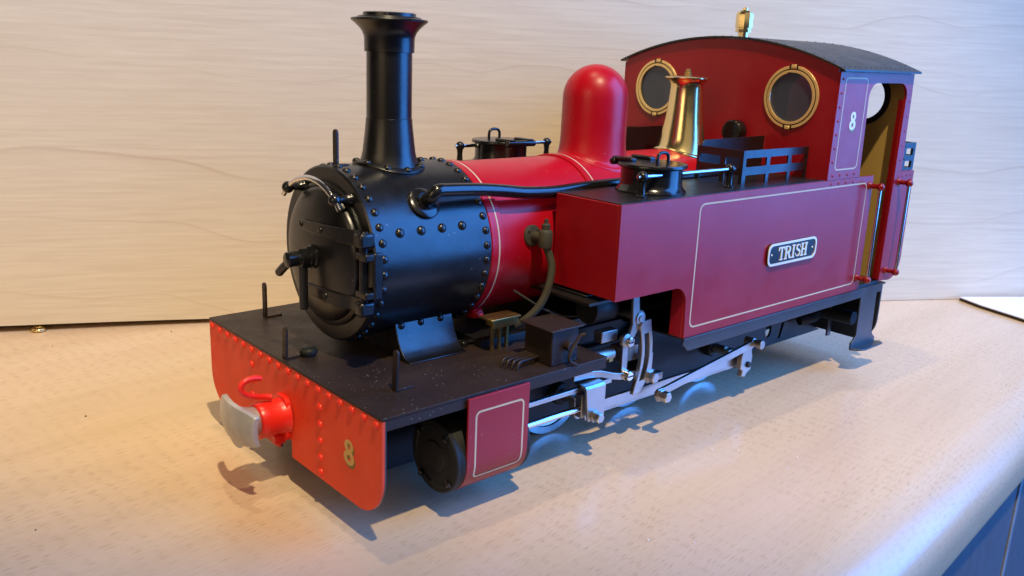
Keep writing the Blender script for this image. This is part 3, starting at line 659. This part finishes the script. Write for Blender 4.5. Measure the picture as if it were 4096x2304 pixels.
# --- cab
for s in (-1, 1):
    yo = 57.7
    def cs(u, v, w): return (u, s*(yo-w), v)
    out = [(217.0, 51.45), (243.5, 51.45), (242.2, 84.5)] + arc(248.6, 84.8, 6.4, 180, 90, 7) + arc(270.2, 84.8, 6.4, 90, 0, 7) + \
          [(276.3, 84), (276.3, 0.4), (285.8, -0.4)] + arc(285.8, 9.6, 10, -84, -6, 7) + [(295.6, 16), (295.4, 51.6), (282.6, 51.6), (281.0, 95.4), (217.0, 95.4)]
    cside = plate('cab_side', [out], 1.1, cs, MAROON, LOCO)
    G().box(276.35, 277.3, min(s*56.55, s*54.2), max(s*56.55, s*54.2), 0.6, 84).build('door_jamb', DKRED, cside, 0.15)
    off = lambda u, v, w: (u, s*(yo+0.05), v)
    ribbon('lining', rrect(221.6, 239.6, 55.6, 93.0, 2.0, 4), 0.62, off, LINE, cside)
    def e1(u, v, w): return (u, s*(yo+0.04+w), v)
    def e2(u, v, w): return (u, s*(yo+0.09+w), v)
    plate('number_shadow', eight_loops(231.5, 74.7, 7.6, 1.05), 0.03, e1, GREENT, cside)
    plate('number_eight', eight_loops(231.1, 75.6, 7.6, 1.05), 0.04, e2, CREAMT, cside)
    for k in range(7): rivet(cside, (219.2, s*yo, 59.0+5.6*k), (0, s, 0), 0.62, MAROON)
    for r_, zz in ((0, 53.8), (1, 50.4)):
        for k in range(4): rivet(cside, (220.6+6.0*k, s*yo, zz-0.6), (0, s, 0), 0.62, MAROON)
    for k in range(9): rivet(cside, (293.6, s*yo, 14+4.2*k), (0, s, 0), 0.55, MAROON)
    for k in range(4): rivet(cside, (280.2+4.0*k, s*yo, 49.6), (0, s, 0), 0.5, MAROON)
    for k in range(5): rivet(cside, (279.4, s*yo, 57+6.6*k), (0, s, 0), 0.5, MAROON)
    for x in (254.2, 281.4):
        rd = G().cyl((x, s*62.7, 4.0), (x, s*62.7, 48.6), 0.72, 16).build('cab_handrail', CHROME, LOCO)
        for z in (47.0, 5.0):
            G().lathe([(1.9, 0), (1.8, 0.5), (1.15, 0.9), (1.0, 3.4)], (x, s*57.75, z), (0, s, 0), 18).ball((x, s*62.7, z), 1.75).build('knob', DKRED, rd, ang=50)
ARC_R = 154.8
def roof_z(y, top=108.4): return top - ARC_R + math.sqrt(ARC_R**2 - y*y)
WIN = [(-36.4, 84.0), (36.4, 84.0)]
def wall(name, x, th, mat, zbot=-0.5, extra=()):
    top = [(y, roof_z(y, 107.3)) for y in [56.5-113*i/32 for i in range(33)]]
    return plate(name, [[(-56.5, zbot), (56.5, zbot)] + top] + [circle(y, z, 10.6) for y, z in WIN] + list(extra), th, YZ(x), mat, LOCO)
fw = wall('cab_front', 217.0, 1.0, MAROON)
rw = wall('cab_rear', 279.6, 1.0, YELLOW)
def spectacle(x, sgn, wallo, mats, y, z):
    bz, gap = mats
    w_ = plate('window_ring', [circle(y, z, 12.95, 48), circle(y, z, 11.75, 48)], 0.6, YZ(x, sgn), bz, wallo, 0.12)
    plate('gap_ring', [circle(y, z, 11.75, 48), circle(y, z, 11.25, 48)], 0.3, YZ(x, sgn), GLOSS, wallo)
    plate('window_rim', [circle(y, z, 11.25, 48), circle(y, z, 10.1, 48)], 0.75, YZ(x, sgn), bz, wallo, 0.12)
    for q in (-1, 1):
        G().box(min(x, x+sgn*0.95), max(x, x+sgn*0.95), y-1.1, y+1.1, z+q*12.6-0.75, z+q*12.6+0.75).build('window_hinge', bz, wallo, 0.25)
        for d in (-1.7, 1.7): G().box(min(x, x+sgn*0.72), max(x, x+sgn*0.72), y+d-0.3, y+d+0.3, z+q*12.4-0.9, z+q*12.4+0.9).build('hinge_gap', GLOSS, wallo)
for y, z in WIN:
    spectacle(216.95, -1, fw, (BRASSF, GLOSS), y, z)
    plate('pane', [circle(y, z, 10.7, 40)], 0.4, YZ(217.3), GLASS, fw)
    for x, sg in ((279.55, -1),):
        plate('window_ring', [circle(y, z, 12.6, 48), circle(y, z, 10.0, 48)], 0.9, YZ(x, sg), BLACK, rw, 0.15)  # black colour stands in for the rear ring being unlit
G().box(217.9, 279.5, -56.4, 56.4, -0.9, 0.3).build('cab_floor', BLACK, LOCO)
bh = G().lathe([(24, 0), (24, 1.5), (22, 2)], (231.4, 0, ZC), (1, 0, 0), 48).build('backhead', BLACK, LOCO)
# bunker behind the cab
bunk = G().box(280.75, 295.0, -56.5, 56.5, 0.2, 51.0).build('bunker', MAROON, LOCO, 0.5)
for s in (-1, 1):
    holes = [rrect(287.4, 294.2, 52.9, 56.0, 0.3, 2), rrect(287.4, 294.2, 58.6, 61.8, 0.3, 2)]
    rl = plate('bunker_rail', [[(284.8, 51.62), (296.4, 51.62), (296.4, 64.4), (284.8, 64.4)]] + holes, 0.8, lambda u, v, w: (u, s*(56.4-w), v), BLACK, LOCO)
    for z in (57.3, 63.1): rivet(rl, (286.0, s*56.4, z), (0, s, 0), 0.55, BLACK)
yl = 111.0
rb_ = [(-55.5, 51.1), (55.5, 51.1), (55.5, 64.4), (-55.5, 64.4)]
plate('bunker_end_rail', [rb_] + [rrect(-54.5+18.3*k, -54.5+18.3*k+16.6, a, b, 0.3, 2) for k in range(6) for a, b in ((52.9, 56.0), (58.6, 61.8))], 0.8, YZ(295.55), BLACK, LOCO)
# roof
rs = G(); secs = []
for x in (215.6, 283.0):
    up = [(x, y, roof_z(y)) for y in [59.9-119.8*i/48 for i in range(49)]]; dn = [(x, q[1], q[2]-0.9) for q in up[::-1]]; secs.append(up+dn)
rs.loft(secs); roof = rs.build('roof', ROOFM, LOCO, 0.15, 30)
for s in (-1, 1):
    for k in range(15): rivet(roof, (219+4.4*k, s*57.4, roof_z(57.4)), (0, s*0.37, 0.93), 0.42, ROOFM)
for x in (218.2, 280.6):
    for k in range(24):
        y = -53+4.6*k
        if abs(y) < 57: rivet(roof, (x, y, roof_z(y)), (0, y/ARC_R, 1), 0.42, ROOFM)
wh = G().lathe([(2.3, 0), (2.3, 2.3), (3.5, 2.4), (3.6, 3.6), (3.2, 3.7), (3.2, 4.2), (3.9, 4.3), (3.95, 9.8), (3.6, 10.8), (2.6, 11.6), (1.2, 12.0), (1.1, 13.0), (0.5, 13.3)], (230, 0, 109.0-0.9), n=10).build('whistle', BRASS, LOCO, ang=20)

# --- underframe
for s in (-1, 1):
    fr = plate('frame_plate', [[(8, -1.2), (8, -24), (20, -33.5), (285, -33.2), (257.5, -22.0), (248, -2), (248, -1.2)], circle(236.8, -25.5, 2.4, 20, 3.4),
         [(248.0, -23.8), (250.2, -23.2), (247.4, -31.0), (245.2, -31.0)]], 1.2, lambda u, v, w: (u, s*(27-w), v), FRAMEM, LOCO, 0.15)
    vl = [(129.8, -1.1), (129.8, -3.4), (133.0, -6.4), (261.8, -5.6), (262.2, -24.2), (260.4, -26.2), (258.4, -27.4), (258.4, -30.2), (281.2, -30.2), (281.2, -28.2), (278.6, -26.4), (277.2, -24.4), (276.6, -5.4), (281.8, -5.2), (281.8, -1.1)]
    va = plate('valance', [vl], 0.8, lambda u, v, w: (u, s*(57.6-w), v), VALM, LOCO, 0.12)
    G().box(129.6, 283.0, min(s*58.2, s*27.6), max(s*58.2, s*27.6), -1.85, -1.0).build('rear_running_plate', VALM, LOCO, 0.15)
    st = [(258.4, 0), (281.2, 0), (283.4, 2.4), (281.6, 4.8), (264.6, 5.2), (260.4, 3.4)]
    plate('footstep', [st], 0.8, lambda u, v, w: (u, s*(57.0+v), -30.9+w), VALM, va, 0.15)
    G().cyl((272.9, s*34, -19.6), (272.9, s*50.0, -19.6), 3.4, 28).cyl((272.9, s*27, -19.6), (272.9, s*34, -19.6), 2.2, 24).build('brake_cylinder', RUBBER, LOCO, 0.3)
    G().box(270.4, 273.4, min(s*38, s*39), max(s*38, s*39), -31, -2).build('brake_hanger', VALM, LOCO, 0.15)
    G().tube([(258, s*30, -23), (265, s*33, -22), (270, s*33, -20)], 2.6, 16, 4).build('brake_rod', RUBBER, LOCO, ang=60)
rbm = plate('rear_buffer_beam', [[(-56.5, -1.95), (-56.5, -20)] + arc(-45, -20.5, 11.5, 180, 270, 8, 11.8) + arc(45, -20.5, 11.5, 270, 360, 8, 11.8) + [(56.5, -20), (56.5, -1.95)]], 1.2, YZ(283.2), VALM, LOCO, 0.2)

# wheels: six, each with tread, flange and bosses
WX = (96.5, 141.0, 190.0)
for wx in WX:
    for s in (-1, 1):
        wz = TZ+18.0
        wg = G().lathe([(4, 0), (4.2, 1.0), (14.6, 0.6), (16.2, 0), (17.2, 0.1), (17.4, 1.8), (17.7, 2.4), (18.0, 2.8), (18.0, 3.4), (17.2, 3.6), (4, 3.6)], (wx, s*24.0, wz), (0, -s, 0), 56).build('wheel', STEEL, LOCO, ang=30)
        G().lathe([(17.45, 0.15), (14.8, 0.0), (14.6, 0.75)], (wx, s*24.15, wz), (0, -s, 0), 56, False, False).build('tyre', CHROME, wg, ang=30)
    G().cyl((wx, -20, TZ+18), (wx, 20, TZ+18), 2.5, 20).build('axle', STEELD, LOCO)

# cylinders
for s in (-1, 1):
    cy, cz = s*46.3, -22.2
    cyo = G().lathe([(10, 0), (11.4, 0.3), (11.6, 1.0), (11.6, 28), (11.0, 28.6), (6, 28.6)], (27.0, cy, cz), (1, 0, 0), 48).build('cylinder', GLOSS if False else RUBBER, LOCO, ang=40)
    G().lathe([(11.75, 0), (11.75, 1.2), (11.3, 1.6), (9.2, 1.7), (8.9, 1.3), (5, 1.3), (4.6, 1.7), (2, 1.7)], (27.2, cy, cz), (-1, 0, 0), 48).build('end_cover', RUBBER, cyo, ang=30)
    for k in range(4):
        a = math.radians(38+90*k); b_ = (25.7, cy+9.9*math.cos(a), cz+9.9*math.sin(a))
        G().lathe([(1.25, 0), (1.25, 0.9), (0.9, 1.1)], b_, (-1, 0, 0), 6).build('bolt', GLOSS, cyo)
    G().box(30, 53, min(s*44, s*27.2), max(s*44, s*27.2), -20, -4.2).build('valve_chest', RUBBER, cyo, 0.4)
    G().lathe([(5.2, 0), (5.2, 3.2), (4.6, 3.8), (2.4, 4.4)], (55.2, cy, cz), (1, 0, 0), 28).build('gland', RUBBER, cyo, ang=40)
    # painted cover: flat side sheet that wraps under the cylinder
    pts = [(58.1, -0.9), (58.1, -20)] + [(46.3+11.8*math.cos(a), -22.2-11.8*math.sin(a)) for a in [math.radians(d) for d in range(0, 96, 8)]]
    inn = [(q[0]-0.7 if i < 2 else 46.3+(q[0]-46.3)*0.94, q[1] if i < 2 else -22.2+(q[1]+22.2)*0.94) for i, q in enumerate(pts)]
    secs = [[(x, s*q[0], q[1]) for q in pts] + [(x, s*q[0], q[1]) for q in inn[::-1]] for x in (29.2, 53.4)]
    cv = G().loft(secs).build('cylinder_cover', MAROON, LOCO, 0.1, 30)
    # lining on cover, following its curve
    lin = rrect(32.2, 51.0, -27.2, -5.6, 1.6, 4)
    dense = []
    for i in range(len(lin)):
        a = Vector(lin[i]); b = Vector(lin[(i+1) % len(lin)]); n_ = max(1, int((b-a).length/1.0))
        dense += [tuple(a+(b-a)*k/n_) for k in range(n_)]
    def wrap(u, v, w):
        if v >= -22.2: return (u, s*58.16, v)
        a = min(1.6, (-22.2-v)/11.8); return (u, s*(46.3+11.87*math.cos(a)), -22.2-11.87*math.sin(a))
    ribbon('lining', dense, 0.62, wrap, LINE, cv)

    # --- motion
    G().cyl((57, cy, -22.3), (92, cy, -22.3), 1.15, 20).build('piston_rod', CHROME, LOCO)
    G().box(53.6, 104, min(s*45.3, s*47.1), max(s*45.3, s*47.1), -15.7, -14.0).build('slide_bar', STEEL, LOCO, 0.15)
    xg = G(); xs0, xs1 = 87.6, 97.6
    sec = [(s*44.2, -12.9), (s*49.3, -12.9), (s*50.2, -13.8), (s*50.2, -26.3), (s*49.2, -26.3), (s*49.2, -14.4), (s*48.6, -13.8), (s*44.2, -13.8)]
    xg.loft([[(xs0 + (2.0 if q[1] < -18 else 0), q[0], q[1]) for q in sec], [(xs1 + (0.0), q[0], q[1]) for q in sec]])
    xh = xg.build('crosshead', STEEL, LOCO, 0.2)
    G().box(88.6, 97.4, min(s*44.2, s*47.6), max(s*44.2, s*47.6), -25.6, -17.0).build('block', STEELD, xh, 0.3)
    G().lathe([(2.4, 0), (2.4, 0.6), (1.9, 0.7), (1.9, 3.0), (1.6, 3.3)], (92.6, s*50.2, -24.6), (0, s, 0), 6).build('bolt', STEEL, xh)
    # connecting rod to the rear crankpin
    def rod(name, a, b, h, y, t, mat, parent=LOCO, bev=0.15, h2=None):
        a = Vector(a); b = Vector(b); d = (b-a).normalized(); n_ = Vector((-d.y, d.x)); h2 = h2 or h
        lp = [a-n_*h/2] + [b-n_*h2/2] + [b+d*h2*0.5*math.cos(q)+n_*h2*0.5*math.sin(q) for q in [math.radians(k) for k in range(-75, 90, 15)]] + [b+n_*h2/2, a+n_*h/2] + [a-d*h*0.5*math.cos(q)+n_*h*0.5*math.sin(q) for q in [math.radians(k) for k in range(75, -90, -15)]]
        return plate(name, [[tuple(q) for q in lp]], t, lambda u, v, w: (u, s*(y-w), v), mat, parent, bev)
    rod('connecting_rod', (98.0, -24.0), (189.0, -24.4), 3.5, 45.5, 1.5, STEEL)
    rod('coupling_rod', (96.5, -28.4), (189.0, -28.4), 2.8, 41.0, 1.4, STEELD)
    er = rod('eccentric_rod', (127.6, -24.4), (187.6, -16.2), 2.9, 50.6, 1.4, STEEL)
    G().lathe([(2.9, 0), (2.9, 0.8), (2.5, 0.9), (2.5, 1.6), (2.1, 1.8), (2.1, 4.4), (1.8, 4.7)], (127.6, s*50.4, -24.6), (0, s, 0), 6).build('bolt', STEEL, er)
    G().lathe([(2.2, 0), (2.2, 0.5)], (127.6, s*50.5, -24.6), (0, s, 0), 24).build('washer', STEELD, er)
    G().lathe([(1.9, -5.5), (1.9, -1.6), (1.5, -1.5), (1.5, 0.2), (1.9, 0.3), (1.9, 2.4), (1.7, 2.6)], (188.8, s*51.6, -15.9), (0, s, 0), 20).build('pin', STEELD, er, ang=30)
    rc = plate('return_crank', [[(183.4, -19.0), (186.8, -16.4), (190.4, -16.4), (189.8, -20.2), (190.6, -22.0), (190.2, -28.2), (187.6, -29.4), (186.6, -31.0), (183.8, -30.4), (184.4, -27.8), (182.6, -26.8), (182.8, -21.6)]], 2.4, lambda u, v, w: (u, s*(48.9-w), v), STEELD, LOCO, 0.3)
    G().lathe([(1.3, 0), (1.3, 0.8), (1.0, 1.0)], (187.6, s*48.9, -25.6), (0, s, 0), 16).build('screw', RUBBER, rc)
    # expansion link: curved and slotted
    def bow(t): return (117.4+2.4*math.sin(math.pi*t)+1.2*t-0.4, -20.5+24.5*t)   # centre line, t 0 bottom .. 1 top
    Lw = []; Rw = []; Li = []; Ri = []
    for k in range(17):
        t = k/16; u, v = bow(t); Lw.append((u-3.0, v)); Rw.append((u+3.0, v))
        if 2 <= k <= 14: Li.append((u-1.3, v)); Ri.append((u+1.3, v))
    top = [(Lw[-1][0]+1.2, Lw[-1][1]+1.6), (Rw[-1][0]-0.3, Rw[-1][1]+2.0)]
    lk = plate('expansion_link', [[(113.8, -22.2), (117.6, -22.0), (119.0, -20.4)] + Rw[2:] + top[::-1] + Lw[::-1], Li + Ri[::-1]], 1.7, lambda u, v, w: (u, s*(49.2-w), v), STEEL, LOCO, 0.2)
    G().lathe([(2.9, 0), (2.9, 0.6), (2.4, 0.7), (2.4, 1.1), (2.1, 1.2), (2.1, 3.4), (1.8, 3.7)], (122.6, s*48.6, -16.6), (0, s, 0), 6).build('bolt', STEEL, lk)
    G().box(119.6, 126.0, min(s*46.0, s*47.3), max(s*46.0, s*47.3), -18.2, -8.5).build('link_plate', STEEL, lk, 0.3)
    # combination lever, radius rod, lifting arm
    cm = plate('combination_lever', [[(109.4, 0.8), (112.4, 0.8), (112.6, -16.0), (109.9, -16.0)]], 1.4, lambda u, v, w: (u, s*(46.4-w), v), STEEL, LOCO, 0.2)
    for (x, z) in ((110.8, -1.2), (111.5, -14.3)):
        sr = G().lathe([(2.0, -1.5), (2.0, 0), (1.9, 0.1), (1.75, 1.6), (1.5, 1.8)], (x, s*47.6, z), (0, s, 0), 20).build('screw', CHROME, cm, ang=30)
        G().box(x-1.5, x+1.5, min(s*49.38, s*49.48), max(s*49.38, s*49.48), z-0.25, z+0.25).build('slot', RUBBER, cm).rotation_euler = (0, 0, 0)
    G().lathe([(2.6, 0), (2.6, 1.6), (2.2, 1.8)], (109.6, s*46.4, -0.6), (0, s, 0), 22).build('collar', STEELD, cm, 0.2)
    rrod = [(86, 44.5, -10.6), (93, 44.8, -10.8), (99, 45.2, -11.6), (104, 46.2, -13.2), (108, 46.4, -14.2), (117.6, 46.4, -15.2)]
    secs = [[(x, s*y, z-1.3), (x, s*(y+1.1), z-1.3), (x, s*(y+1.1), z+1.3), (x, s*y, z+1.3)] for x, y, z in rrod]
    G().loft(secs).build('valve_rod', STEEL, LOCO, 0.2)
    la = plate('lifting_arm', [[(111.4, 16.0), (114.6, 16.0), (115.6, 9.4)] + arc(116.0, 6.8, 2.9, 80, -70, 6) + [(114.6, 1.2), (111.6, -2.0), (110.2, -1.6), (112.2, 5.0)], circle(116.0, 6.7, 1.3, 16)], 1.3, lambda u, v, w: (u, s*(47.9-w), v), STEEL, LOCO, 0.2)
    G().lathe([(2.3, 0), (2.3, 0.5), (1.5, 0.6)], (116.0, s*47.9, 6.7), (0, s, 0), 24).build('washer', STEELD, la)
    G().cyl((116.0, s*30, 6.7), (116.0, s*48.9, 6.7), 1.25, 18).build('shaft', STEELD, la)
    G().box(100, 108.4, min(s*40.5, s*44.5), max(s*40.5, s*44.5), -1.0, 3.2).build('bracket', STEELD, LOCO, 0.3)
    G().cyl((92, s*43.2, -6.0), (107, s*43.2, -6.0), 2.4, 20).build('valve_spindle', STEELD, LOCO, 0.3)
    G().box(112, 121, min(s*38, s*44), max(s*38, s*44), -11, -5).build('die_block', STEELD, LOCO, 0.3)
    G().lathe([(5.4, 0), (5.6, 0.4), (5.6, 11), (5.2, 11.5)], (98.5, s*37.5, 10.4), (1, 0, 0), 28).build('reservoir', RUBBER, LOCO, ang=40)
    G().lathe([(1.6, 0), (2.3, 0.2), (2.3, 2.2), (1.6, 2.4)], (103.6, s*43.4, -7.2), (1, 0, 0), 6).build('gland_nut', BRASSD, LOCO)
    G().box(104, 176, min(s*29.4, s*27.2), max(s*29.4, s*27.2), -12.5, -8.5).build('spring_beam', RUBBER, LOCO, 0.4)
    for wx_ in WX:
        sp_g = G()
        for k_ in range(5): sp_g.box(wx_-12+2*k_, wx_+12-2*k_, min(s*27.3, s*30.4), max(s*27.3, s*30.4), -6.9+1.0*k_-2.0, -6.05+1.0*k_-2.0)
        sp_g.build('leaf_spring', RUBBER, LOCO, 0.1)
        G().cyl((wx_, s*24.5, TZ+18), (wx_, s*30.2, TZ+18), 4.2, 24).build('axle_box', RUBBER, LOCO, 0.3)
        G().cyl((wx_, s*30.3, TZ+18), (wx_, s*36.0, TZ+18), 2.2, 20).build('axle_end', STEELD, LOCO, 0.2)
        ck = plate('crank', [[(wx_-2.6, TZ+19.6), (wx_+2.6, TZ+19.6)] + arc(wx_, TZ+13.6, 2.4, 0, -180, 8)], 3.0, lambda u, v, w: (u, s*(39.0-w), v), STEELD, LOCO, 0.3)
        G().cyl((wx_, s*39.05, TZ+13.6), (wx_, s*43.4, TZ+13.6), 1.5, 18).build('crankpin', STEELD, ck, 0.2)
    G().box(90.2, 98.6, min(s*44.6, s*28.6), max(s*44.6, s*28.6), 17.6, 18.3).build('tank_ledge', BLACK, LOCO, 0.2)
    G().tube([(72, s*28, 19), (77.7, s*30, 15), (84.2, s*30, 11.1), (92.9, s*30, 7.2), (100, s*30, 5.6), (105, s*30, 5.5), (110.5, s*30, 7.8), (114, s*30, 11)], 0.42, 10, 5).build('thin_pipe', OLIVE, LOCO, ang=60)
G().box(60, 214, -26, 26, -1.6, 2.5).build('inner_frame_top', BLACK, LOCO)
G().box(212, 262, -18, 18, -30, -2).build('dark_inner_block', RUBBER, LOCO, 0.5)  # dark block added between the frames so the frame hole reads dark
G().box(105, 182, -17, 17, -22, -2).build('firebox_bottom', RUBBER, LOCO, 0.5)
G().box(86, 129, -50.5, 50.5, 16.4, 17.4).build('tank_floor', BLACK, LOCO)
G().cyl((116, -29.5, 6.7), (116, 29.5, 6.7), 1.25, 18).build('weigh_shaft', STEELD, LOCO)

# --- crumbs on the worktop
def crumbs(name, n, mat, label, seed, rng):
    random.seed(seed); g = G()
    for _ in range(n):
        x, y = rng(); r = random.uniform(0.15, 0.45)
        if abs(y) < 62 and -25 < x < 300: continue
        g.lathe([(r*0.6, 0.0), (r, r*0.4), (r*0.5, r*0.8)], (x, y, TZ+0.02), n=6)
    tag(g.build(name, mat, ang=0), label, 'crumbs', None, 'stuff')
crumbs('dark_crumbs', 16, DARK, 'scattered tiny dark crumbs on the worktop in front of the box', 3, lambda: (random.gauss(-30, 70), random.gauss(70, 90)))
crumbs('pale_crumbs', 26, CARD, 'scattered tiny pale crumbs on the worktop beside the locomotive', 5, lambda: (random.uniform(60, 330), random.uniform(-125, -66)))
